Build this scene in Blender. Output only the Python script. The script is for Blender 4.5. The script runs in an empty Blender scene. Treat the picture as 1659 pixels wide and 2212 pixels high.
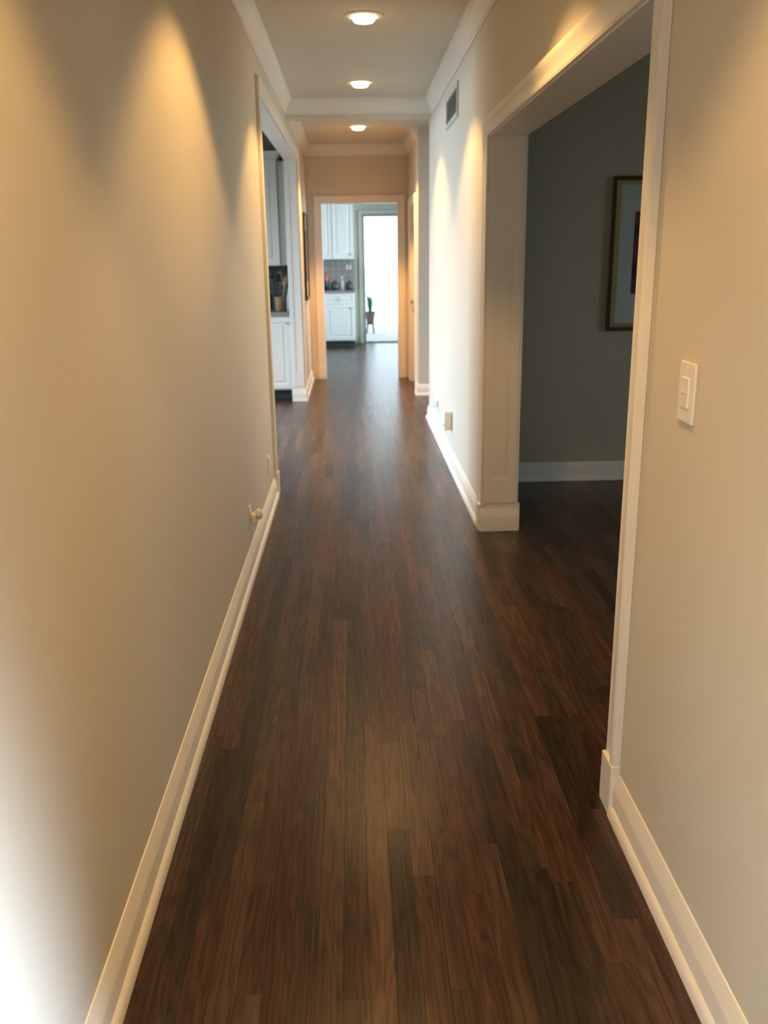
import bpy, bmesh, math, random
from mathutils import Vector, Matrix
random.seed(7)
S = bpy.context.scene
COL = S.collection
PI = math.pi

# ------------------------------------------------------------------ camera
cam_d = bpy.data.cameras.new('camera')
cam = bpy.data.objects.new('camera', cam_d); COL.objects.link(cam)
RT, UP, FW = Vector((.9994, -.0350, -.0133)), Vector((.0221, .2782, .9603)), Vector((.0299, .9599, -.2787))
FW.normalize(); RT = (RT - FW*RT.dot(FW)).normalized(); UP = RT.cross(FW)
cam.matrix_world = Matrix(((RT.x, UP.x, -FW.x, 0), (RT.y, UP.y, -FW.y, 0), (RT.z, UP.z, -FW.z, 1.5), (0, 0, 0, 1)))
cam_d.sensor_fit = 'VERTICAL'; cam_d.sensor_height = 36.0
cam_d.lens = 1920/2212*36.0
cam_d.clip_start = .02; cam_d.clip_end = 300
cam_d.dof.use_dof = True; cam_d.dof.focus_distance = 2.3; cam_d.dof.aperture_fstop = 4.5
S.camera = cam

# ------------------------------------------------------------------ sky
world = bpy.data.worlds.new('overcast_sky'); S.world = world; world.use_nodes = True
bg = world.node_tree.nodes['Background']
bg.inputs[0].default_value = (.72, .86, 1.0, 1)
bg.inputs[1].default_value = 3.5

# ------------------------------------------------------------------ exposure
S.view_settings.view_transform = 'Standard'; S.view_settings.look = 'None'
S.view_settings.exposure = 0.22; S.view_settings.gamma = 1.0
S.view_settings.use_curve_mapping = False

LAMP_W = 88.0
LAMP_TINT = {9.71: ((1.0, .47, .13), 3.1), 7.32: ((1.0, .55, .17), 1.05)}     # the far bulb is warmer and stronger
LAMP_COL = (1.0, .575, .185)
LAMPS_Y = [-1.3, .9, 3.1, 5.38, 7.32, 9.71]
LAMP_X = .095; CEIL = 2.743

# daylight falling in through the side windows
def daylight(name, loc, rot, sx, sy, watts, spread=180):
    L = bpy.data.lights.new(name, 'AREA'); L.shape = 'RECTANGLE'; L.size = sx; L.size_y = sy; L.energy = watts; L.color = (.64, .79, 1.0); L.spread = math.radians(spread)
    o = bpy.data.objects.new(name, L); o.location = loc; o.rotation_euler = rot; COL.objects.link(o)
daylight('kitchen_daylight', (-3.26, 7.3, 1.55), (0, -PI/2+.42, 0), 1.5, 2.4, 95, 104)
daylight('entry_daylight', (3.62, -.45, 1.02), (0, PI/2-.62, 0), 1.0, .98, 430, 80)
daylight('passage_daylight', (3.70, 9.0, 1.2), (0, PI/2, 0), 2.0, 1.0, 15)
daylight('rear_daylight', (2.12, 13.45, 1.3), (0, PI/2, 0), 2.2, 3.2, 190)

# ------------------------------------------------------------------ materials
def mat(name, col, rough=.5, metal=0, spec=.5, bump=0, bscale=60, var=0, emit=None, estr=0, coat=0):
    m = bpy.data.materials.new(name); m.use_nodes = True
    nt = m.node_tree; b = nt.nodes['Principled BSDF']
    b.inputs['Base Color'].default_value = (*col, 1); b.inputs['Roughness'].default_value = rough
    b.inputs['Metallic'].default_value = metal; b.inputs['Specular IOR Level'].default_value = spec
    if coat: b.inputs['Coat Weight'].default_value = coat
    if emit:
        b.inputs['Emission Color'].default_value = (*emit, 1); b.inputs['Emission Strength'].default_value = estr
    if bump or var:
        tc = nt.nodes.new('ShaderNodeTexCoord'); n = nt.nodes.new('ShaderNodeTexNoise')
        n.inputs['Scale'].default_value = bscale; n.inputs['Detail'].default_value = 3
        nt.links.new(tc.outputs['Object'], n.inputs['Vector'])
        if bump:
            bp = nt.nodes.new('ShaderNodeBump'); bp.inputs['Strength'].default_value = bump; bp.inputs['Distance'].default_value = .002
            nt.links.new(n.outputs['Fac'], bp.inputs['Height']); nt.links.new(bp.outputs['Normal'], b.inputs['Normal'])
        if var:
            mx = nt.nodes.new('ShaderNodeMix'); mx.data_type = 'RGBA'; mx.blend_type = 'MIX'
            mx.inputs[6].default_value = (*[c*(1-var) for c in col], 1); mx.inputs[7].default_value = (*[min(1, c*(1+var)) for c in col], 1)
            nt.links.new(n.outputs['Fac'], mx.inputs[0]); nt.links.new(mx.outputs[2], b.inputs['Base Color'])
    return m

M = {}
M['wall'] = mat('beige_wall_paint', (.68, .63, .525), .55, spec=.3, bump=.12, bscale=220)
M['dining'] = mat('grey_green_wall_paint', (.49, .45, .335), .6, spec=.3, bump=.12, bscale=220)
M['kitchen'] = mat('shaded_beige_wall', (.46, .45, .36), .6, spec=.3, bump=.1, bscale=220)  # beige wall in shade: the darkening is put into this olive grey
M['ceiling'] = mat('ceiling_paint', (.68, .63, .53), .8, spec=.2, bump=.1, bscale=180)
M['trim'] = mat('white_trim_paint', (.82, .79, .73), .35, spec=.4, bump=.03, bscale=90)
M['cabinet'] = mat('white_cabinet_paint', (.86, .86, .81), .4, spec=.4, bump=.03, bscale=60)
M['toekick'] = mat('dark_toe_kick', (.05, .055, .07), .6)
M['granite'] = mat('speckled_granite', (.30, .28, .27), .25, bscale=240, var=.6)
M['tile'] = mat('stone_tile', (.34, .32, .28), .45, bscale=14, var=.3)
M['dark_tile'] = mat('dark_stone_tile', (.10, .11, .10), .4, bscale=14, var=.3)
M['grout'] = mat('grout', (.25, .24, .22), .9)
M['plastic'] = mat('white_plastic', (.84, .80, .74), .35)
M['slot'] = mat('dark_slot', (.02, .02, .02), .6)
M['vent_back'] = mat('shaded_vent_liner', (.14, .14, .12), .7)
M['vent'] = mat('painted_vent_metal', (.55, .54, .49), .45)
M['chrome'] = mat('brushed_nickel', (.55, .54, .5), .3, metal=1)
M['alu'] = mat('grey_door_frame', (.23, .235, .21), .5)
M['blackframe'] = mat('black_wood', (.012, .01, .01), .4)
M['brownframe'] = mat('dark_brown_wood', (.06, .045, .022), .45, bscale=40, var=.3)
M['gold'] = mat('gilt_lip', (.40, .33, .13), .45, metal=.2)
M['matboard'] = mat('pale_mat_board', (.50, .56, .56), .8)
M['mat2'] = mat('ivory_mat_board', (.72, .66, .58), .8)
M['can'] = mat('lamp_reflector', (.85, .80, .70), .4)
M['bulb'] = mat('lit_bulb', (1, .9, .7), .5, emit=(1, .72, .36), estr=9)
M['blue_led'] = mat('blue_led', (.1, .2, .9), .4, emit=(.06, .25, 1), estr=3)
M['black'] = mat('black_plastic', (.015, .017, .02), .35)
M['red'] = mat('dusty_red_lacquer', (.35, .075, .065), .35)
M['dkolive'] = mat('dark_olive_glaze', (.075, .075, .05), .35, bscale=25, var=.4)
M['greyglass'] = mat('pale_grey_glaze', (.42, .44, .43), .25)
M['wood'] = mat('tan_wood', (.42, .27, .14), .55, bscale=18, var=.35)
M['darkwood'] = mat('dark_utensil_wood', (.09, .05, .03), .5, bscale=18, var=.35)
M['leaf'] = mat('green_leaf', (.035, .14, .085), .4, bscale=12, var=.3)
M['clay'] = mat('taupe_clay_pot', (.16, .12, .095), .7, bscale=12, var=.2)
M['soil'] = mat('potting_soil', (.03, .02, .015), .95)
M['patio'] = mat('pale_patio_concrete', (.72, .72, .70), .8, bscale=3, var=.08)
M['ground'] = mat('pale_gravel_ground', (.50, .51, .46), .9, bscale=2, var=.15)
M['subfloor'] = mat('dark_subfloor', (.02, .012, .008), .7)

def glass_mat():
    m = bpy.data.materials.new('clear_glass'); m.use_nodes = True; nt = m.node_tree
    for n in list(nt.nodes): nt.nodes.remove(n)
    o = nt.nodes.new('ShaderNodeOutputMaterial'); t = nt.nodes.new('ShaderNodeBsdfTransparent'); g = nt.nodes.new('ShaderNodeBsdfGlossy')
    t.inputs[0].default_value = (.95, .97, .96, 1); g.inputs['Roughness'].default_value = .02
    f = nt.nodes.new('ShaderNodeFresnel'); f.inputs[0].default_value = 1.3
    mx = nt.nodes.new('ShaderNodeMixShader')
    nt.links.new(f.outputs[0], mx.inputs[0]); nt.links.new(t.outputs[0], mx.inputs[1]); nt.links.new(g.outputs[0], mx.inputs[2])
    nt.links.new(mx.outputs[0], o.inputs[0]); return m
M['glass'] = glass_mat()

def plank_mat():
    m = bpy.data.materials.new('dark_stained_oak'); m.use_nodes = True; nt = m.node_tree; L = nt.links.new
    b = nt.nodes['Principled BSDF']
    oi = nt.nodes.new('ShaderNodeObjectInfo'); ge = nt.nodes.new('ShaderNodeNewGeometry')
    ad = nt.nodes.new('ShaderNodeMath'); ad.operation = 'ADD'; L(oi.outputs['Random'], ad.inputs[0]); L(ge.outputs['Random Per Island'], ad.inputs[1])
    fr = nt.nodes.new('ShaderNodeMath'); fr.operation = 'FRACT'; L(ad.outputs[0], fr.inputs[0])
    wn = nt.nodes.new('ShaderNodeTexWhiteNoise'); wn.noise_dimensions = '1D'; L(fr.outputs[0], wn.inputs['W'])
    sc = nt.nodes.new('ShaderNodeVectorMath'); sc.operation = 'SCALE'; sc.inputs['Scale'].default_value = 40; L(wn.outputs['Color'], sc.inputs[0])
    va = nt.nodes.new('ShaderNodeVectorMath'); va.operation = 'ADD'; L(ge.outputs['Position'], va.inputs[0]); L(sc.outputs[0], va.inputs[1])
    mp = nt.nodes.new('ShaderNodeMapping'); mp.inputs['Scale'].default_value = (1, .09, 1); L(va.outputs[0], mp.inputs[0])
    # broad cathedral bands
    n1 = nt.nodes.new('ShaderNodeTexNoise'); n1.inputs['Scale'].default_value = 16; n1.inputs['Detail'].default_value = 2; n1.inputs['Roughness'].default_value = .5
    L(mp.outputs[0], n1.inputs['Vector'])
    m1 = nt.nodes.new('ShaderNodeMath'); m1.operation = 'MULTIPLY'; m1.inputs[1].default_value = 9; L(n1.outputs['Fac'], m1.inputs[0])
    f1 = nt.nodes.new('ShaderNodeMath'); f1.operation = 'PINGPONG'; f1.inputs[1].default_value = .5; L(m1.outputs[0], f1.inputs[0])
    # fine pores
    mp2 = nt.nodes.new('ShaderNodeMapping'); mp2.inputs['Scale'].default_value = (1, .012, 1); L(va.outputs[0], mp2.inputs[0])
    n2 = nt.nodes.new('ShaderNodeTexNoise'); n2.inputs['Scale'].default_value = 260; n2.inputs['Detail'].default_value = 2; L(mp2.outputs[0], n2.inputs['Vector'])
    # slow blotches
    n3 = nt.nodes.new('ShaderNodeTexNoise'); n3.inputs['Scale'].default_value = 5; L(mp.outputs[0], n3.inputs['Vector'])
    rp = nt.nodes.new('ShaderNodeValToRGB'); L(fr.outputs[0], rp.inputs[0])
    e = rp.color_ramp.elements
    e[0].position = 0; e[0].color = (.028, .020, .016, 1); e[1].position = 1; e[1].color = (.084, .046, .028, 1)
    for p, c in ((.2, (.054, .032, .021)), (.4, (.076, .034, .022)), (.6, (.044, .028, .020)), (.8, (.066, .038, .025))):
        x = e.new(p); x.color = (*c, 1)
    def mul(a, fac, lo, hi):
        mr = nt.nodes.new('ShaderNodeMapRange'); mr.inputs['To Min'].default_value = lo; mr.inputs['To Max'].default_value = hi
        if fac is f1: mr.inputs['From Max'].default_value = .5
        else: mr.inputs['From Min'].default_value = .3; mr.inputs['From Max'].default_value = .7
        L(fac.outputs[0], mr.inputs[0])
        mx = nt.nodes.new('ShaderNodeMix'); mx.data_type = 'RGBA'; mx.blend_type = 'MULTIPLY'; mx.inputs[0].default_value = 1
        L(a, mx.inputs[6]); L(mr.outputs[0], mx.inputs[7]); return mx.outputs[2]
    c = mul(rp.outputs[0], f1, .52, 1.08); c = mul(c, n2, .75, 1.22); c = mul(c, n3, .55, 1.45)
    L(c, b.inputs['Base Color'])
    mr = nt.nodes.new('ShaderNodeMapRange'); mr.inputs['To Min'].default_value = .22; mr.inputs['To Max'].default_value = .34; L(n2.outputs['Fac'], mr.inputs[0])
    L(mr.outputs[0], b.inputs['Roughness']); b.inputs['Specular IOR Level'].default_value = .4
    bp = nt.nodes.new('ShaderNodeBump'); bp.inputs['Strength'].default_value = .25; bp.inputs['Distance'].default_value = .001
    L(n2.outputs['Fac'], bp.inputs['Height']); L(bp.outputs['Normal'], b.inputs['Normal'])
    return m
M['plank'] = plank_mat()

def print_mat():      # dark abstract print in the dining room frame: maroon strokes on near-black
    m = mat('dark_print', (.02, .012, .02), .6); nt = m.node_tree; b = nt.nodes['Principled BSDF']
    tc = nt.nodes.new('ShaderNodeTexCoord'); n = nt.nodes.new('ShaderNodeTexNoise'); n.inputs['Scale'].default_value = 7
    nt.links.new(tc.outputs['Object'], n.inputs['Vector'])
    r = nt.nodes.new('ShaderNodeValToRGB'); e = r.color_ramp.elements
    e[0].position = .4; e[0].color = (.02, .012, .018, 1); e[1].position = .65; e[1].color = (.17, .04, .05, 1)
    nt.links.new(n.outputs['Fac'], r.inputs[0]); nt.links.new(r.outputs[0], b.inputs['Base Color']); return m
M['print'] = print_mat()

# ------------------------------------------------------------------ mesh helpers
class MB:
    def __init__(s): s.v = []; s.f = []
    def box(s, a, b):
        x0, y0, z0 = a; x1, y1, z1 = b; n = len(s.v)
        s.v += [(x0,y0,z0),(x1,y0,z0),(x1,y1,z0),(x0,y1,z0),(x0,y0,z1),(x1,y0,z1),(x1,y1,z1),(x0,y1,z1)]
        s.f += [tuple(n+i for i in q) for q in ((0,3,2,1),(4,5,6,7),(0,1,5,4),(1,2,6,5),(2,3,7,6),(3,0,4,7))]
        return s
    def frustum(s, a, b, i, ax):        # box whose face on the +-ax side is inset by i (sign of i's tuple second value picks side)
        n = len(s.v); s.box(a, b); d, side = i
        for k in range(n, n+8):
            p = list(s.v[k]); hi = b[ax] if side > 0 else a[ax]
            if abs(p[ax]-hi) < 1e-9:
                for j in range(3):
                    if j != ax: p[j] += d if abs(p[j]-a[j]) < 1e-9 else -d
            s.v[k] = tuple(p)
        return s
    def sweep(s, path, prof, nrm):
        P = [Vector(p) for p in path]; n = Vector(nrm).normalized(); k = len(prof); st = len(s.v)
        for i, p in enumerate(P):
            d0 = (P[i]-P[i-1]).normalized() if i else (P[1]-P[0]).normalized()
            d1 = (P[i+1]-P[i]).normalized() if i < len(P)-1 else d0
            l0, l1 = n.cross(d0), n.cross(d1)
            m = (l0+l1); m = m/ (m.dot(l0)) if m.length > 1e-6 else l0
            for a, b in prof: s.v.append(tuple(p + m*a + n*b))
        for i in range(len(P)-1):
            for j in range(k):
                a = st+i*k+j; b = st+i*k+(j+1) % k
                s.f.append((a, b, b+k, a+k))
        s.f.append(tuple(st+j for j in range(k))[::-1]); e = st+(len(P)-1)*k; s.f.append(tuple(e+j for j in range(k)))
        return s
    def lathe(s, c, prof, n=20):        # prof: (r, z) from bottom to top
        st = len(s.v); k = len(prof)
        for r, z in prof:
            for i in range(n):
                a = 2*PI*i/n; s.v.append((c[0]+r*math.cos(a), c[1]+r*math.sin(a), c[2]+z))
        for j in range(k-1):
            for i in range(n):
                a = st+j*n+i; b = st+j*n+(i+1) % n; s.f.append((a, b, b+n, a+n))
        s.f.append(tuple(st+i for i in range(n))[::-1]); s.f.append(tuple(st+(k-1)*n+i for i in range(n)))
        return s
    def tube(s, p, q, r0, r1, n=10):
        p, q = Vector(p), Vector(q); d = (q-p).normalized(); u = d.orthogonal().normalized(); w = d.cross(u); st = len(s.v)
        for c, r in ((p, r0), (q, r1)):
            for i in range(n):
                a = 2*PI*i/n; s.v.append(tuple(c+u*r*math.cos(a)+w*r*math.sin(a)))
        for i in range(n):
            a = st+i; b = st+(i+1) % n; s.f.append((a, b, b+n, a+n))
        s.f.append(tuple(st+i for i in range(n))[::-1]); s.f.append(tuple(st+n+i for i in range(n)))
        return s
    def ball(s, c, rx, ry, rz, n=14, m=8):
        return s.lathe_e(c, [(math.sin(PI*(i+.02)/(m+.04)), -math.cos(PI*(i+.02)/(m+.04))) for i in range(m+1)], rx, ry, rz, n)
    def lathe_e(s, c, prof, rx, ry, rz, n):
        st = len(s.v); s.lathe((0, 0, 0), prof, n)
        for i in range(st, len(s.v)):
            x, y, z = s.v[i]; s.v[i] = (c[0]+x*rx, c[1]+y*ry, c[2]+z*rz)
        return s
    def mesh(s, name, mt, bevel=0, smooth=False, seg=2):
        me = bpy.data.meshes.new(name); bm = bmesh.new()
        vs = [bm.verts.new(v) for v in s.v]
        for f in s.f:
            try: bm.faces.new([vs[i] for i in f])
            except ValueError: pass
        bmesh.ops.recalc_face_normals(bm, faces=bm.faces)
        if bevel:
            bmesh.ops.bevel(bm, geom=[e for e in bm.edges if len(e.link_faces) == 2 and e.calc_face_angle(0) > .5], offset=bevel, segments=seg, profile=.6, affect='EDGES')
        if smooth:
            for f in bm.faces: f.smooth = True
            for e in bm.edges:
                if len(e.link_faces) == 2 and e.calc_face_angle(0) > .7: e.smooth = False
        bm.to_mesh(me); bm.free(); me.materials.append(M[mt]); return me
    def build(s, name, mt, parent=None, bevel=0, smooth=False, seg=2):
        o = bpy.data.objects.new(name, s.mesh(name, mt, bevel, smooth, seg)); COL.objects.link(o)
        if parent:
            o.parent = parent
            if parent.type == 'EMPTY': o.matrix_parent_inverse = Matrix.Translation(-parent.location)
        return o

def thing(name, label, cat, loc=(0, 0, 0), group=None):
    o = bpy.data.objects.new(name, None); o.location = loc; o.empty_display_size = .1; COL.objects.link(o)
    o['label'] = label; o['category'] = cat
    if group: o['group'] = group
    return o
def tag(o, label, cat, group=None):
    o['label'] = label; o['category'] = cat
    if group: o['group'] = group
    return o
def struct(o, label=None):
    o['kind'] = 'structure'
    if label: o['label'] = label
    return o

def wall(name, axis, c0, c1, s0, s1, holes, mt, label, z1=CEIL):
    """wall whose thickness runs c0..c1 on `axis`, length s0..s1 on the other, holes = (s0, s1, z0, z1)"""
    ss = sorted({s0, s1, *[h[0] for h in holes], *[h[1] for h in holes]}); zs = sorted({0, z1, *[h[2] for h in holes], *[h[3] for h in holes]})
    m = MB()
    for i in range(len(ss)-1):
        for j in range(len(zs)-1):
            sm, zm = (ss[i]+ss[i+1])/2, (zs[j]+zs[j+1])/2
            if any(h[0] < sm < h[1] and h[2] < zm < h[3] for h in holes): continue
            if axis == 'x': m.box((c0, ss[i], zs[j]), (c1, ss[i+1], zs[j+1]))
            else: m.box((ss[i], c0, zs[j]), (ss[i+1], c1, zs[j+1]))
    return struct(m.build(name, mt), label)

# ------------------------------------------------------------------ shell
WL, WR = -.531, .700; WLo, WRo = -.640, .88
wall('wall_left', 'x', WLo, WL, -2, 11.25, [(5.68, 9.5, 0, 2.41)], 'wall', 'long beige left wall of the hallway')
wall('wall_right', 'x', WR, WRo, -2, 8.33, [(2.195, 4.75, 0, 2.06), (-1.2, .75, 0, 2.06)], 'wall', 'beige right wall of the hallway with the wide opening')
wall('wall_right_far', 'x', WR, WRo, 9.72, 11.25, [(10.02, 10.93, 0, 2.03)], 'wall', 'short far piece of the right hallway wall')
wall('wall_header', 'y', 8.05, 8.27, WL, WR, [], 'wall', 'shallow ceiling beam across the hallway').location.z = 0
o = bpy.data.objects['wall_header']
for v in o.data.vertices:
    if v.co.z < 1: v.co.z = 2.605
wall('wall_end', 'y', 11.25, 11.40, -3, 2.05, [(-.357, .568, 0, 2.095)], 'wall', 'end wall of the hallway around the kitchen doorway')
wall('wall_entry_right', 'x', 3.4, 3.55, -2, 1.05, [(-.95, .05, .1, 1.55)], 'wall', 'window wall of the entry behind the camera')
wall('wall_back', 'y', -2.15, -2, WLo, 3.55, [], 'wall', 'wall behind the camera')
wall('wall_passage_far', 'y', 9.72, 9.87, WRo, 3.5, [], 'wall', 'far wall of the side passage')
wall('wall_passage_near', 'y', 8.18, 8.33, WRo, 3.5, [], 'wall', 'near wall of the side passage')
wall('wall_passage_end', 'x', 3.5, 3.65, 8.18, 9.87, [(8.45, 9.55, .15, 2.2)], 'wall', 'end wall of the side passage with its window')
wall('wall_dining_far', 'y', 5.85, 6.0, WRo, 5.15, [], 'dining', 'grey green far wall of the dark room')
wall('wall_dining_near', 'y', 1.05, 1.2, WRo, 5.15, [], 'dining', 'near wall of the dark room')
wall('wall_dining_right', 'x', 5.0, 5.15, 1.2, 5.85, [(2.3, 4.3, .8, 2.2)], 'dining', 'right wall of the dark room')
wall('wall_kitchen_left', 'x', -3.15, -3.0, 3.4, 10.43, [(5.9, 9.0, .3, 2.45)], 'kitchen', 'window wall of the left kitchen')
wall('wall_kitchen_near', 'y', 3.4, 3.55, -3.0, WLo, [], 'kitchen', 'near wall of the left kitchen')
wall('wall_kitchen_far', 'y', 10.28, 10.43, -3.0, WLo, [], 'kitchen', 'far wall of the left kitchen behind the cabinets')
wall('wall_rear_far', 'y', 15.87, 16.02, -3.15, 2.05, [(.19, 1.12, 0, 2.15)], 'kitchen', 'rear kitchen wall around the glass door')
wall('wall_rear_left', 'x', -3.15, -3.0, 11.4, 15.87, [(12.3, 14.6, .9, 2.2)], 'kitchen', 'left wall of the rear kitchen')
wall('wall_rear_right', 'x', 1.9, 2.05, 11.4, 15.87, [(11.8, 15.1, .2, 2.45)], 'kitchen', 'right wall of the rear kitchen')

def ceiling():
    H = .076; m = MB()
    ys = [-2.15]
    for y in LAMPS_Y: ys += [y-H, y+H]
    ys.append(16.02)
    for i in range(len(ys)-1):
        if i % 2 == 0: m.box((-4.15, ys[i], CEIL), (5.15, ys[i+1], CEIL+.15))
        else:
            m.box((-4.15, ys[i], CEIL), (LAMP_X-H, ys[i+1], CEIL+.15)); m.box((LAMP_X+H, ys[i], CEIL), (5.15, ys[i+1], CEIL+.15))
    m.box((-4.15, -2.15, CEIL+.15), (5.15, 16.02, CEIL+.2))
    struct(m.build('ceiling', 'ceiling'), 'flat hallway ceiling')
ceiling()
fl = struct(MB().box((-4.15, -2.15, -.12), (5.15, 16.02, -.0105)).build('floor', 'subfloor'), 'dark stained narrow oak strip floor')
struct(MB().box((-6, 16.02, -.1), (14, 44, -.01)).build('ground_patio', 'patio'), 'pale patio outside the glass door')
struct(MB().box((-70, -60, -.4), (70, 110, -.121)).build('ground', 'ground'), 'open ground around the house')

# ---- planks: 300 nearest visible boards as parts, the rest joined
PW, PH = .0572, .0095
def to_px(p):
    d = Vector(p)-Vector((0, 0, 1.5)); z = d.dot(FW)
    return (829.5+1920*d.dot(RT)/z, 1106-1920*d.dot(UP)/z, z) if z > .2 else None
def in_sight(x, y):
    q = to_px((x, y, 0))
    if not q or not (-60 < q[0] < 1720 and q[1] < 2330): return False
    if -.55 < x < .72: return 1.2 < y < 15.9
    if x >= .72:                                        # through the right opening
        if y > 5.9 or y < 2.2: return False
        yc = y*.693/x
        return 2.15 < yc < 4.8
    return False
lens = [.35, .45, .55, .65, .75, .85, .95, 1.05, 1.2, 1.35, 1.5]
boards = []
row = 0; x = -4.0
while x < 5.0:
    y = -2.0 + random.uniform(-.9, 0)
    while y < 15.9:
        l = random.choice(lens); boards.append((x+PW/2, y, l)); y += l
    x += PW
near = []
rest = []
for b in boards:
    vis = [b[1]+b[2]*t for t in (.02, .25, .5, .75, .98) if in_sight(b[0], b[1]+b[2]*t)]
    if vis: near.append((min(vis), b))
    else: rest.append(b)
near.sort(key=lambda t: t[0])
rest += [b for _, b in near[300:]]
near = [b for _, b in near[:300]]
def plank_geo(m, cx, y0, l, h):
    g = .0001; c = .0003; x0, x1, a, b = cx-PW/2+g, cx+PW/2-g, y0+g, y0+l-g; n = len(m.v); z0 = -.0104
    for z, i in ((z0, 0), (h-.0004, 0), (h, c)):
        m.v += [(x0+i, a+i, z), (x1-i, a+i, z), (x1-i, b-i, z), (x0+i, b-i, z)]
    for k in (0, 4):
        for j in range(4): m.f.append((n+k+j, n+k+(j+1) % 4, n+k+4+(j+1) % 4, n+k+4+j))
    m.f.append((n+8, n+9, n+10, n+11))
pm = {}
for l in lens:
    m = MB(); plank_geo(m, 0, 0, l, 0); pm[l] = m.mesh('plank', 'plank')
for cx, y, l in near:
    o = bpy.data.objects.new('plank', pm[l]); o.location = (cx, y, random.uniform(-.0002, .0001)); o.parent = fl; COL.objects.link(o)
m = MB()
for cx, y, l in rest:
    y1 = min(y+l, 16.0); plank_geo(m, cx, max(y, -2.1), y1-max(y, -2.1), 0)
o = m.build('plank_field', 'plank', fl); o['kind'] = 'stuff'

# ------------------------------------------------------------------ mouldings
BASE = [(0, .001), (.017, .001), (.017, .084), (.016, .088), (.005, .121), (.003, .126), (0, .127)]
SHOE = [(.017, .001), (.030, .001), (.0293, .011), (.027, .021), (.0225, .029), (.017, .034)]
CROWN = [(0, 0), (0, -.120), (.008, -.122), (.012, -.110), (.010, -.102), (.018, -.092), (.030, -.062), (.048, -.036), (.056, -.026), (.056, -.018), (.066, -.014), (.068, -.001), (.068, 0)]
CAS = [(0, .001), (0, .013), (.008, .017), (.020, .014), (.048, .016), (.056, .020), (.066, .0245), (.080, .0245), (.088, .018), (.088, .001)]
def base(name, paths, label):
    m, s = MB(), MB()
    for p in paths:
        q = [(x, y, 0) for x, y in p]; m.sweep(q, BASE, (0, 0, 1)); s.sweep(q, SHOE, (0, 0, 1))
    o = struct(m.build(name, 'trim', smooth=True), label); s.build('shoe_moulding', 'trim', o, smooth=True); return o
base('baseboard_left', [[(WL, 5.592), (WL, -2)]], 'white baseboard along the left wall with a shoe moulding')
base('baseboard_right', [[(WR, .75), (WR, 2.107)]], 'white baseboard under the wall switch on the right')
base('baseboard_right_middle', [[(WR, 4.84), (WR, 8.33), (WRo, 8.33)]], 'white baseboard below the wall sockets on the right')
base('baseboard_right_far', [[(3.5, 9.72), (WR, 9.72), (WR, 9.93)]], 'white baseboard around the corner past the side passage')
base('baseboard_left_far', [[(WL, 11.25), (WL, 9.5), (WLo, 9.5)]], 'white baseboard below the black framed picture')
base('baseboard_dining', [[(WRo, 5.85), (5.0, 5.85)][::-1]], 'baseboard of the dark room below the brown framed picture')
cr = MB()
cr.sweep([(WL, 8.05, CEIL), (WL, -2, CEIL)], CROWN, (0, 0, 1)); struct(cr.build('trim_1', 'trim', smooth=True), 'crown moulding along the left wall')
cr = MB(); cr.sweep([(WR, -2, CEIL), (WR, 8.05, CEIL)], CROWN, (0, 0, 1)); struct(cr.build('trim_2', 'trim', smooth=True), 'crown moulding along the right wall')
cr = MB(); cr.sweep([(WR, 8.05, CEIL), (WL, 8.05, CEIL)], CROWN, (0, 0, 1)); struct(cr.build('trim_3', 'trim', smooth=True), 'crown moulding on the ceiling beam')
cr = MB(); cr.sweep([(WR, 9.72, CEIL), (WR, 11.25, CEIL), (WL, 11.25, CEIL), (WL, 8.27, CEIL)], CROWN, (0, 0, 1)); struct(cr.build('trim_4', 'trim', smooth=True), 'crown moulding of the far hallway section')

def cased_opening(name, face, sgn, back, y0, y1, zt, label, panel=True):
    """opening in a wall of constant x: casing on the hall face (normal sgn*x), jamb lining through to `back`"""
    t = .006
    m = MB(); xa, xb = sorted((face, back))
    m.box((xa, y0, 0), (xb, y0+t, zt)).box((xa, y1-t, 0), (xb, y1, zt)).box((xa, y0+t, zt-t), (xb, y1-t, zt))
    o = struct(m.build(name, 'trim'), label)
    pth = [(face, y1, .152), (face, y1, zt), (face, y0, zt), (face, y0, .152)]
    if sgn > 0: pth = pth[::-1]
    c = MB().sweep(pth, [(-a if False else a, b) for a, b in CAS], (sgn, 0, 0)); 
    c.build('casing', 'trim', o, smooth=True)
    bf = back; c = MB(); pth = [(bf, y, z) for _, y, z in pth][::-1]; c.sweep(pth, CAS, (-sgn, 0, 0)); c.build('back_casing', 'trim', o, smooth=True)
    for ya, yb in ((y0-.090, y0+.001), (y1-.001, y1+.090)):
        for f, s in ((face, sgn), (back, -sgn)):
            x0, x1 = sorted((f, f+s*.027))
            MB().box((x0, ya, 0), (x1, yb, .152)).build('plinth_block', 'trim', o, bevel=.003)
    if panel:
        for y, s in ((y0+t, 1), (y1-t, -1)):
            w = abs(xb-xa); i = w*.24; d = .005*s; ya, yb = sorted((y, y+d))
            b = MB()
            b.box((xa+.001, ya, .16), (xa+i, yb, zt-t)).box((xb-i, ya, .16), (xb-.001, yb, zt-t))
            b.box((xa+i, ya, .16), (xb-i, yb, .30)).box((xa+i, ya, zt-.12), (xb-i, yb, zt-t)); b.build('jamb_panel', 'trim', o)
            ya, yb = sorted((y, y+s*.016))
            b = MB()
            q = [(xa-.02, y, 0), (xb+.02, y, 0)] if s < 0 else [(xb+.02, y, 0), (xa-.02, y, 0)]
            q = q if s < 0 else q
            b.sweep(q, BASE, (0, 0, 1)) if s > 0 and False else b.sweep(q[::-1], BASE, (0, 0, 1)); b.build('jamb_base', 'trim', o, smooth=True)
    return o
cased_opening('trim_5', WR, -1, WRo, 2.195, 4.75, 2.06, 'white casing of the wide opening on the right')
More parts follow.
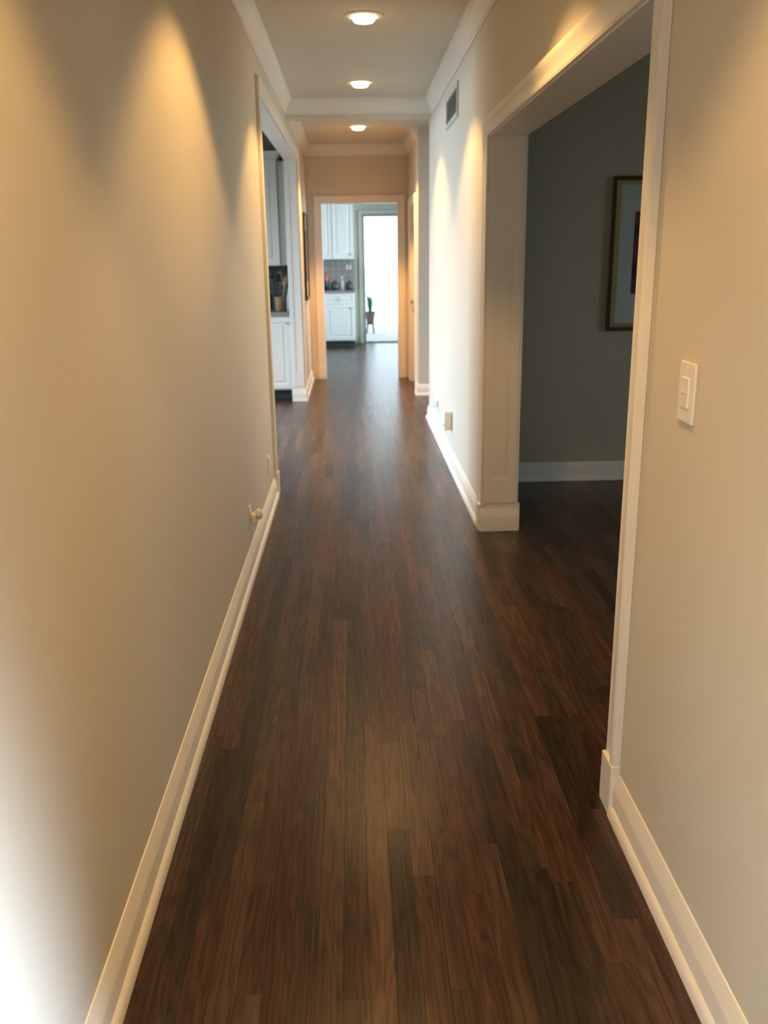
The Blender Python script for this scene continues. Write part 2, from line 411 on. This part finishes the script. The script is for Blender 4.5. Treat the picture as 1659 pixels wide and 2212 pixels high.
cased_opening('trim_6', WL, 1, WLo, 5.68, 9.5, 2.41, 'white casing of the kitchen opening on the left')
# casing of the end doorway (wall of constant y)
m = MB(); t = .006
m.box((-.357, 11.25, 0), (-.357+t, 11.40, 2.095)).box((.568-t, 11.25, 0), (.568, 11.40, 2.095)).box((-.357+t, 11.25, 2.095-t), (.568-t, 11.40, 2.095))
o = struct(m.build('trim_7', 'trim'), 'white casing of the doorway at the hallway end')
MB().sweep([(-.357, 11.25, .152), (-.357, 11.25, 2.095), (.568, 11.25, 2.095), (.568, 11.25, .152)], CAS, (0, -1, 0)).build('casing', 'trim', o, smooth=True)
for xa, xb in ((-.447, -.355), (.566, .658)): MB().box((xa, 11.223, 0), (xb, 11.25, .152)).build('plinth_block', 'trim', o, bevel=.003)
# side door in the far right wall
d = MB().box((WR+.05, 10.045, .008), (WR+.09, 10.905, 2.005)).build('door_2', 'trim'); struct(d, 'white closed side door near the hallway end')
for z0, z1 in ((.2, .9), (1.1, 1.85)):
    for ya, yb in ((10.15, 10.43), (10.52, 10.80)):
        MB().frustum((WR+.044, ya, z0), (WR+.052, yb, z1), (.012, -1), 0).build('door_panel', 'trim', d)
MB().lathe((0, 0, 0), [(.012, 0), (.012, .03), (.026, .036), (.028, .05), (.018, .062)], 14).build('door_knob', 'chrome', d, smooth=True).matrix_local = Matrix.Translation((WR+.05, 10.84, .95)) @ Matrix.Rotation(-PI/2, 4, 'Y')
m = MB().box((WR, 10.02, 0), (WRo, 10.04, 2.03)).box((WR, 10.91, 0), (WRo, 10.93, 2.03)).box((WR, 10.04, 2.01), (WRo, 10.91, 2.03))
o = struct(m.build('trim_8', 'trim'), 'white casing of the side door')
MB().sweep([(WR, 10.93, .002), (WR, 10.93, 2.03), (WR, 10.02, 2.03), (WR, 10.02, .002)], CAS, (-1, 0, 0)).build('casing', 'trim', o, smooth=True)

# ------------------------------------------------------------------ windows, glass door, portals
def portal(name, loc, rot, sx, sy):
    L = bpy.data.lights.new(name, 'AREA'); L.shape = 'RECTANGLE'; L.size = sx; L.size_y = sy; L.cycles.is_portal = True
    o = bpy.data.objects.new(name, L); o.location = loc; o.rotation_euler = rot; COL.objects.link(o)
def window(name, axis, c0, c1, s0, s1, z0, z1, inward, label, nx=2):
    f = .05; cm = (c0+c1)/2
    def bx(m, sa, sb, za, zb, d=.03):
        if axis == 'x': m.box((cm-d, sa, za), (cm+d, sb, zb))
        else: m.box((sa, cm-d, za), (sb, cm+d, zb))
        return m
    m = MB(); bx(m, s0, s0+f, z0, z1); bx(m, s1-f, s1, z0, z1); bx(m, s0+f, s1-f, z0, z0+f); bx(m, s0+f, s1-f, z1-f, z1)
    o = struct(m.build(name, 'trim'), label)
    for i in range(1, nx):
        s = s0+(s1-s0)*i/nx; bx(MB(), s-.02, s+.02, z0+f, z1-f, .02).build('mullion', 'trim', o)
    for i in range(nx):
        a, b = s0+(s1-s0)*i/nx+.02, s0+(s1-s0)*(i+1)/nx-.02
        bx(MB(), max(a, s0+f), min(b, s1-f), z0+f, z1-f, .003).build('pane', 'glass', o)
    sm, zm = (s0+s1)/2, (z0+z1)/2
    if axis == 'x': portal(name+'_portal', (c0-.03 if inward > 0 else c1+.03, sm, zm), (0, -inward*PI/2, 0), z1-z0, s1-s0)
    else: portal(name+'_portal', (sm, c1+.03, zm), (-PI/2, 0, 0), s1-s0, z1-z0)
window('window_1', 'x', 3.4, 3.55, -.95, .05, .1, 1.55, -1, 'entry window behind the camera', 1)
window('window_2', 'x', 3.5, 3.65, 8.45, 9.55, .15, 2.2, -1, 'window of the side passage', 1)
window('window_3', 'x', 5.0, 5.15, 2.3, 4.3, .8, 2.2, -1, 'small window of the dark room', 1)
window('window_4', 'x', -3.15, -3.0, 5.9, 9.0, .3, 2.45, 1, 'wide window of the left kitchen', 3)
window('window_5', 'x', -3.15, -3.0, 12.3, 14.6, .9, 2.2, 1, 'left window of the rear kitchen', 3)
window('window_6', 'x', 1.9, 2.05, 11.8, 15.1, .2, 2.45, -1, 'right window of the rear kitchen', 3)
# glass door
fx0, fx1 = .19, 1.12
m = MB().box((fx0, 15.87, 0), (fx0+.035, 16.02, 2.15)).box((fx1-.035, 15.87, 0), (fx1, 16.02, 2.15)).box((fx0+.035, 15.87, 2.115), (fx1-.035, 16.02, 2.15)).box((fx0+.035, 15.90, 0), (fx1-.035, 16.0, .02))
d = struct(m.build('door_1', 'alu'), 'glass door to the bright patio at the far end')
MB().box((fx0+.04, 15.935, .03), (fx1-.04, 15.945, 2.11)).build('pane', 'glass', d)
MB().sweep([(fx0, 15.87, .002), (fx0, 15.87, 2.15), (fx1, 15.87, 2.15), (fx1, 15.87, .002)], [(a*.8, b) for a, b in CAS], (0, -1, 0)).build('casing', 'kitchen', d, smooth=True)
portal('glass_door_portal', ((fx0+fx1)/2, 16.05, 1.08), (-PI/2, 0, 0), fx1-fx0, 2.12)

# ------------------------------------------------------------------ recessed lights
def lamp(y, label):
    t = thing('recessed_light', label, 'ceiling light', (LAMP_X, y, CEIL), 'recessed lights along the hallway ceiling')
    c = (LAMP_X, y, CEIL); n = 32
    def ring(prof, nm, mt):
        m = MB(); k = len(prof)
        for r, z in prof:
            for i in range(n): a = 2*PI*i/n; m.v.append((c[0]+r*math.cos(a), c[1]+r*math.sin(a), c[2]+z))
        for j in range(k):
            for i in range(n):
                a = j*n+i; b = j*n+(i+1) % n; a2 = ((j+1) % k)*n+i; b2 = ((j+1) % k)*n+(i+1) % n; m.f.append((a, b, b2, a2))
        return m.build(nm, mt, t, smooth=True)
    ring([(.073, -.001), (.073, -.006), (.080, -.008), (.108, -.004), (.109, 0)], 'trim_ring', 'ceiling')
    ring([(.0735, 0), (.058, .11), (.060, .11), (.0755, 0)], 'reflector', 'can')
    MB().lathe(c, [(.040, -.034), (.052, -.031), (.060, -.022), (.066, -.004), (.066, .010), (.050, .04), (.03, .108)], 24).build('bulb', 'bulb', t, smooth=True)
    L = bpy.data.lights.new('recessed_spot', 'SPOT'); tint, k = LAMP_TINT.get(y, (LAMP_COL, 1)); L.energy = LAMP_W*k; L.color = tint; L.spot_size = math.radians(108); L.spot_blend = .32; L.shadow_soft_size = .03
    o = bpy.data.objects.new('recessed_spot', L); o.location = (LAMP_X, y, CEIL-.042); COL.objects.link(o)
names = {3.1: 'recessed ceiling light just overhead above the picture top', 5.38: 'round recessed ceiling light nearest the camera in view', 7.32: 'round recessed ceiling light just before the crossing beam', 9.71: 'round recessed ceiling light beyond the crossing beam'}
for y in LAMPS_Y: lamp(y, names.get(y, 'recessed ceiling light behind the camera' if y < 0 else 'recessed ceiling light above the camera'))

# ------------------------------------------------------------------ wall plates
def outlet(x, s, y, z, label, grp='wall outlets low in the hallway'):
    t = thing('wall_outlet', label, 'outlet', (x, y, z), grp)
    a, b = sorted((x, x+s*.006)); MB().box((a, y-.036, z-.058), (b, y+.036, z+.058)).build('plate', 'plastic', t, bevel=.0025)
    for dz in (-.02, .02):
        a, b = sorted((x+s*.004, x+s*.0085)); p = MB().box((a, y-.017, z+dz-.0145), (b, y+.017, z+dz+.0145)).build('socket', 'plastic', t, bevel=.003)
        m = MB(); a, b = sorted((x+s*.007, x+s*.0088))
        for dy in (-.007, .007): m.box((a, y+dy-.0012, z+dz-.004), (b, y+dy+.0012, z+dz+.006))
        m.build('slot', 'slot', t)
    return t
outlet(WL, 1, 4.22, .265, 'left wall outlet with the white plug-in on it')
outlet(WL, 1, 5.26, .285, 'left wall outlet close to the kitchen opening')
outlet(WR, -1, 6.36, .33, 'right wall outlet behind the boxy beige plug-in')
outlet(WR, -1, 7.40, .275, 'right wall outlet behind the blue night light')
t = thing('plug_in_freshener', 'small white rounded plug-in on the left wall outlet', 'air freshener', (WL+.0085, 4.22, .265))
MB().box((WL+.0086, 4.193, .222), (WL+.034, 4.247, .285)).build('body', 'plastic', t, bevel=.01, smooth=True, seg=3)
MB().ball((WL+.045, 4.222, .278), .021, .02, .028).build('bulb_cap', 'plastic', t, smooth=True)
t = thing('plug_in_adapter', 'boxy beige plug-in adapter standing off the right wall', 'adapter', (WR-.0086, 6.36, .33))
MB().box((WR-.058, 6.318, .268), (WR-.0088, 6.402, .402)).build('body', 'plastic', t, bevel=.007, smooth=True, seg=2)
MB().box((WR-.0595, 6.33, .30), (WR-.057, 6.39, .305)).build('seam', 'slot', t)
t = thing('night_light', 'tiny glowing blue night light plugged in above baseboard', 'night light', (WR-.0086, 7.40, .295))
MB().box((WR-.03, 7.378, .262), (WR-.0088, 7.422, .318)).build('body', 'plastic', t, bevel=.006, smooth=True)
MB().ball((WR-.034, 7.40, .275), .010, .013, .020).build('glowing_lens', 'blue_led', t, smooth=True)
# light switch
t = thing('light_switch', 'white rocker light switch on the near right wall', 'switch', (WR, 1.835, 1.213))
MB().box((WR-.0075, 1.793, 1.150), (WR, 1.877, 1.276)).build('plate', 'plastic', t, bevel=.003)
rk = MB().frustum((WR-.0105, 1.813, 1.180), (WR-.006, 1.857, 1.246), (.003, -1), 0).build('rocker', 'plastic', t)
MB().box((WR-.0120, 1.818, 1.2115), (WR-.0100, 1.852, 1.2145)).build('seam', 'plastic', rk)
for z in (1.162, 1.264): MB().ball((WR-.0078, 1.835, z), .0012, .003, .003, 10, 6).build('screw', 'plastic', t)
# air vent
t = thing('air_vent', 'painted return air vent high on the right wall', 'vent', (WR, 6.45, 2.44))
y0, y1, z0, z1 = 6.11, 6.80, 2.335, 2.545
m = MB().box((WR-.012, y0, z0), (WR, y0+.03, z1)).box((WR-.012, y1-.03, z0), (WR, y1, z1)).box((WR-.012, y0+.03, z0), (WR, y1-.03, z0+.03)).box((WR-.012, y0+.03, z1-.03), (WR, y1-.03, z1)); m.build('frame', 'vent', t)
MB().box((WR-.003, y0+.03, z0+.03), (WR-.0005, y1-.03, z1-.03)).build('backing', 'vent_back', t)
sl = MB(); sl.v = [(-.003, y0+.03, 0), (-.003, y1-.03, 0), (-.011, y1-.03, -.011), (-.011, y0+.03, -.011), (-.003, y0+.03, .0015), (-.003, y1-.03, .0015), (-.011, y1-.03, -.0095), (-.011, y0+.03, -.0095)]
sl.f = [(0, 3, 2, 1), (4, 5, 6, 7), (0, 1, 5, 4), (1, 2, 6, 5), (2, 3, 7, 6), (3, 0, 4, 7)]; slm = sl.mesh('slat', 'vent')
for i in range(10):
    o = bpy.data.objects.new('slat', slm); o.parent = t; o.location = Vector((WR, 0, z0+.043+i*.0145)) - Vector(t.location); COL.objects.link(o)

# ------------------------------------------------------------------ pictures
def picture(name, label, org, U, N, w, h, fw, fmt, mtt, lip, mw, pmt, proud=.03):
    """org: lower-left of frame on the wall, U: along the wall, N: out of the wall"""
    U, N = Vector(U), Vector(N); t = thing(name, label, 'picture', org); O = Vector(org)
    def P(u, z, d): return tuple(O+U*u+Vector((0, 0, z))+N*d)
    def bar(m, u0, u1, za, zb, d0, d1):
        a, b = P(u0, za, d0), P(u1, zb, d1); lo = [min(i, j) for i, j in zip(a, b)]; hi = [max(i, j) for i, j in zip(a, b)]; return m.box(lo, hi)
    m = MB(); 
    for q in ((0, fw, 0, h), (w-fw, w, 0, h), (fw, w-fw, 0, fw), (fw, w-fw, h-fw, h)): bar(m, *q, .001, proud)
    m.build('frame', fmt, t, bevel=.004)
    i = fw
    if lip:
        m = MB(); l = lip
        for q in ((i-l*.4, i+l, i, h-i), (w-i-l, w-i+l*.4, i, h-i), (i+l, w-i-l, i, i+l), (i+l, w-i-l, h-i-l, h-i)): bar(m, *q, .004, proud+.006)
        m.build('gilt_lip', 'gold', t)
    bar(MB(), i, w-i, i, h-i, .004, proud*.45).build('mat_board', mtt, t)
    bar(MB(), i+mw, w-i-mw, i+mw*1.7, h-i-mw*1.5, proud*.45, proud*.45+.002).build('print', pmt, t)
    return t
picture('framed_picture', 'brown and gold framed picture on the dark green-grey wall', (1.642, 5.85, 1.0), (1, 0, 0), (0, -1, 0), .70, .945, .026, 'brownframe', 'matboard', .022, .122, 'print', .035)
picture('framed_picture', 'black framed picture on the left wall past the kitchen opening', (WL, 10.22, 1.01), (0, 1, 0), (1, 0, 0), .62, .94, .03, 'blackframe', 'mat2', 0, .10, 'print', .03)

# ------------------------------------------------------------------ kitchen cabinets
def door_panel(root, nm, x0, x1, z0, z1, yf, knob=None):
    m = MB(); r = .055 if z1-z0 > .25 else .03; d = .02
    m.box((x0, yf-d, z0), (x0+r, yf, z1)).box((x1-r, yf-d, z0), (x1, yf, z1)).box((x0+r, yf-d, z0), (x1-r, yf, z0+r)).box((x0+r, yf-d, z1-r), (x1-r, yf, z1))
    m.box((x0+r, yf-.008, z0+r), (x1-r, yf, z1-r))
    m.frustum((x0+r+.012, yf-.018, z0+r+.012), (x1-r-.012, yf-.008, z1-r-.012), (.018, -1), 1)
    o = m.build(nm, 'cabinet', root)
    if knob:
        if knob[0] == 'pull':
            k = MB().box((knob[1]-.006, yf-d-.03, knob[2]-.04), (knob[1]+.006, yf-d-.02, knob[2]+.04)); k.tube((knob[1], yf-d, knob[2]-.03), (knob[1], yf-d-.022, knob[2]-.03), .004, .004); k.tube((knob[1], yf-d, knob[2]+.03), (knob[1], yf-d-.022, knob[2]+.03), .004, .004); k.build('handle', 'chrome', o)
        else:
            k = MB().tube((knob[1], yf-d, knob[2]), (knob[1], yf-d-.014, knob[2]), .005, .006); k.ball((knob[1], yf-d-.02, knob[2]), .013, .010, .013); k.build('knob', 'chrome', o, smooth=True)
    return o
def base_cab(label, x0, x1, yf, yb, dw=True, hinge='l', group=None):
    t = thing('base_cabinet', label, 'cabinet', ((x0+x1)/2, (yf+yb)/2, 0), group)
    MB().box((x0, yf, .10), (x1, yb, .882)).build('body', 'cabinet', t)
    MB().box((x0+.005, yf+.075, 0), (x1-.005, yb, .10)).build('toe_kick', 'toekick', t)
    xm = (x0+x1)/2; g = .012
    zt = .87
    if dw: door_panel(t, 'drawer', x0+g, x1-g, .715, .865, yf, ('pull', xm, .79)); zt = .70
    door_panel(t, 'door', x0+g, x1-g, .115, zt, yf, ('knob', x1-.045 if hinge == 'l' else x0+.045, zt-.06))
    return t
def wall_cab(label, x0, x1, yf, yb, z0, z1, splits, crown=True, group=None):
    t = thing('wall_cabinet', label, 'cabinet', ((x0+x1)/2, yb, z0), group)
    MB().box((x0, yf, z0), (x1, yb, z1)).build('body', 'cabinet', t)
    xs = [x0, *splits, x1]
    for i in range(len(xs)-1):
        a, b = xs[i]+.006, xs[i+1]-.006
        door_panel(t, 'door', a, b, z0+.012, z1-.012, yf, ('knob', b-.03 if i % 2 == 0 else a+.03, z0+.07) if b-a > .12 else None)
    if crown:
        MB().sweep([(x1, yb, z1+.07), (x1, yf, z1+.07), (x0, yf, z1+.07)], [(0, 0), (0, -.072), (.010, -.070), (.018, -.05), (.042, -.02), (.05, -.015), (.05, 0)], (0, 0, 1)).build('crown', 'cabinet', t, smooth=True)
        MB().box((x0, yf+.002, z1), (x1-.002, yb, z1+.07)).build('top_filler', 'cabinet', t)
    return t
# rear kitchen (seen through the end doorway)
base_cab('white base cabinet with drawer left of the glass door', -.475, .035, 15.25, 15.87)
base_cab('white base cabinet hidden mostly behind the left doorway casing', -1.00, -.477, 15.25, 15.87, hinge='r')
wall_cab('white wall cabinets with narrow panelled doors left of the glass door', -1.10, .035, 15.52, 15.87, 1.425, 2.50, [-.72, -.325], True)
tag(MB().box((-1.02, 15.225, .883), (.038, 15.87, .922)).build('countertop', 'granite', bevel=.004), 'speckled grey countertop left of the glass door', 'countertop')
# left kitchen
base_cab('pale base cabinet seen through the left opening', -1.24, -.66, 9.66, 10.272, dw=False)
base_cab('pale base cabinet farther left inside the left kitchen', -1.80, -1.242, 9.66, 10.272, dw=False, hinge='r')
wall_cab('tall pale wall cabinet with crown top in the left kitchen', -1.60, -.765, 9.93, 10.28, 1.395, 2.47, [-1.16])
wall_cab('narrow pale wall cabinet squeezed against the left opening', -.762, -.62, 9.98, 10.28, 1.395, 2.45, [], False)
tag(MB().box((-1.82, 9.63, .883), (-.62, 10.28, .922)).build('countertop', 'granite', bevel=.004), 'grey countertop of the left kitchen', 'countertop')

def splash(name, x0, x1, z0, z1, y, n, mz, mt, label):
    w, h = (x1-x0)/n, (z1-z0)/mz
    o = struct(MB().box((x0, y-.006, z0), (x1, y-.0005, z1)).build(name, 'grout'), label)
    g = .003; tm = MB().frustum((-w/2+g, -.007, -h/2+g), (w/2-g, 0, h/2-g), (.003, -1), 1).mesh('tile', mt)
    for i in range(n):
        for j in range(mz):
            c = bpy.data.objects.new('tile', tm); c.parent = o; c.location = (x0+w*(i+.5), y-.006, z0+h*(j+.5)); COL.objects.link(c)
splash('wall_backsplash_rear', -1.0, .035, .9225, 1.4245, 15.87, 10, 5, 'tile', 'stone tile backsplash of the rear kitchen')
splash('wall_backsplash_left', -1.6, -.62, .9225, 1.3945, 10.28, 9, 5, 'dark_tile', 'dark tile backsplash of the left kitchen')
# double switch on the rear backsplash
t = thing('switch_plate', 'white two switch plate on the rear kitchen backsplash', 'switch', (-.055, 15.857, 1.29))
MB().box((-.112, 15.8505, 1.235), (.002, 15.8565, 1.345)).build('plate', 'tile', t, bevel=.002)
for dx in (-.083, -.027): MB().frustum((dx-.017, 15.846, 1.25), (dx+.017, 15.8515, 1.33), (.002, -1), 1).build('rocker', 'plastic', t)

# counter items, rear kitchen
CT = .922
t = thing('canister', 'black canister with a dusty red top on the rear counter', 'canister', (-.46, 15.50, CT))
MB().lathe((-.46, 15.50, CT), [(.066, .001), (.07, .006), (.07, .155), (.066, .158)], 24).build('body', 'black', t, smooth=True)
MB().lathe((-.46, 15.50, CT), [(.066, .1585), (.071, .162), (.071, .25), (.06, .268), (.02, .275)], 24).build('lid', 'red', t, smooth=True)
MB().ball((-.46, 15.50, CT+.287), .016, .016, .014).build('lid_knob', 'red', t, smooth=True)
for x, lab in ((-.295, 'squat dark jar left of the grey bottle on the counter'), (-.05, 'squat dark jar right of the grey bottle on the counter')):
    t = thing('jar', lab, 'jar', (x, 15.50, CT), 'squat dark jars on the rear counter')
    MB().lathe((x, 15.50, CT), [(.045, .001), (.066, .02), (.074, .06), (.066, .10), (.046, .122)], 22).build('body', 'dkolive', t, smooth=True)
    MB().lathe((x, 15.50, CT), [(.052, .1225), (.054, .13), (.03, .142), (.012, .146), (.016, .160), (.006, .166)], 18).build('lid', 'dkolive', t, smooth=True)
t = thing('bottle', 'slim pale grey bottle between the two dark jars', 'bottle', (-.175, 15.48, CT))
MB().lathe((-.175, 15.48, CT), [(.03, .001), (.034, .006), (.034, .13), (.028, .15), (.013, .17), (.012, .205)], 20).build('body', 'greyglass', t, smooth=True)
MB().lathe((-.175, 15.48, CT), [(.014, .2055), (.014, .228), (.010, .232)], 14).build('cap', 'chrome', t, smooth=True)
# counter items, left kitchen
t = thing('utensil_crock', 'tan crock of wooden spoons on the left kitchen counter', 'crock', (-.79, 9.92, CT))
c = (-.79, 9.92, CT)
cr = MB(); n = 24; pr = [(.045, .001), (.052, .01), (.056, .14), (.058, .15), (.052, .15), (.047, .012)]
cr.lathe(c, pr, n); cr.build('crock', 'wood', t, smooth=True)
for i, (a, tilt, hgt, kind, mt) in enumerate(((.3, .05, .30, 'spoon', 'wood'), (1.5, .04, .33, 'spatula', 'wood'), (2.6, .05, .29, 'spoon', 'darkwood'), (3.7, .05, .35, 'ladle', 'black'), (4.8, .04, .32, 'spatula', 'black'), (5.6, .05, .27, 'spoon', 'wood'))):
    d = Vector((math.cos(a), math.sin(a), 0)); p = Vector(c)+d*.015+Vector((0, 0, .02)); q = Vector(c)+d*(.03+tilt)+Vector((0, 0, hgt))
    m = MB().tube(p, q, .005, .006, 8)
    if kind == 'spatula': m.box((q.x-.025, q.y-.004, q.z-.01), (q.x+.025, q.y+.004, q.z+.075))
    else: m.ball((q.x, q.y, q.z+.025), .026, .010, .036, 12, 8)
    o = m.build(kind, mt, t, smooth=(kind != 'spatula'))
t = thing('canister', 'dark lidded canister left of the utensil crock', 'canister', (-.93, 9.92, CT))
MB().lathe((-.93, 9.92, CT), [(.055, .001), (.058, .006), (.058, .15), (.054, .155)], 22).build('body', 'black', t, smooth=True)
MB().lathe((-.93, 9.92, CT), [(.059, .1555), (.06, .175), (.05, .185), (.012, .19), (.014, .205), (.006, .21)], 22).build('lid', 'black', t, smooth=True)
t = thing('bottle', 'pale grey bottle right of the utensil crock', 'bottle', (-.68, 9.78, CT))
MB().lathe((-.68, 9.78, CT), [(.022, .001), (.026, .006), (.026, .15), (.02, .18), (.011, .20), (.010, .245)], 20).build('body', 'greyglass', t, smooth=True)
MB().lathe((-.68, 9.78, CT), [(.0125, .2455), (.0125, .265), (.009, .268)], 14).build('cap', 'black', t, smooth=True)

# ------------------------------------------------------------------ patio plant
px, py = .34, 18.0
t = thing('plant_stand', 'low black metal plant stand on the patio', 'plant stand', (px, py, -.01))
MB().lathe((px, py, 0), [(.085, .165), (.09, .168), (.09, .182), (.085, .185)], 22).build('top_plate', 'black', t, smooth=True)
for k in range(4):
    a = PI/4+k*PI/2; MB().tube((px+.07*math.cos(a), py+.07*math.sin(a), .166), (px+.10*math.cos(a), py+.10*math.sin(a), -.0095), .016, .013, 8).build('leg', 'black', t)
t = thing('potted_plant', 'spiky green plant in a taupe pot outside the door', 'plant', (px, py, .186))
MB().lathe((px, py, .186), [(.06, .001), (.07, .005), (.098, .19), (.108, .195), (.108, .225), (.098, .225), (.094, .20)], 26).build('pot', 'clay', t, smooth=True)
MB().lathe((px, py, .186), [(.093, .195), (.09, .205), (.04, .212)], 20).build('soil', 'soil', t)
for i in range(16):
    a = i*2.39996; ln = random.uniform(.28, .54); sp = random.uniform(.03, .14); w = random.uniform(.010, .017)
    d = Vector((math.cos(a), math.sin(a), 0)); sd = Vector((-d.y, d.x, 0)); p0 = Vector((px, py, .39))+d*.03; m = MB(); N = 6
    for k in range(N+1):
        u = k/N; c = p0+d*(sp*u*u)+Vector((0, 0, ln*(u-.15*u*u))); ww = w*math.sin(PI*(.18+.8*u)) if k < N else .0008
        fold = d*.004*(1-u)
        m.v += [tuple(c-sd*ww), tuple(c-fold), tuple(c+sd*ww), tuple(c-fold+d*.0022)]
    for k in range(N):
        for j in range(4): q = k*4; m.f.append((q+j, q+(j+1) % 4, q+4+(j+1) % 4, q+4+j))
    m.f.append((0, 1, 2, 3)); m.build('leaf', 'leaf', t, smooth=True)
# unseen slab added above the patio to keep light off the plant
struct(MB().box((-4.15, 16.02, 2.75), (5.15, 21.5, 2.9)).build('patio_shade_slab', 'trim'), 'flat unseen slab added to shade the patio plant')
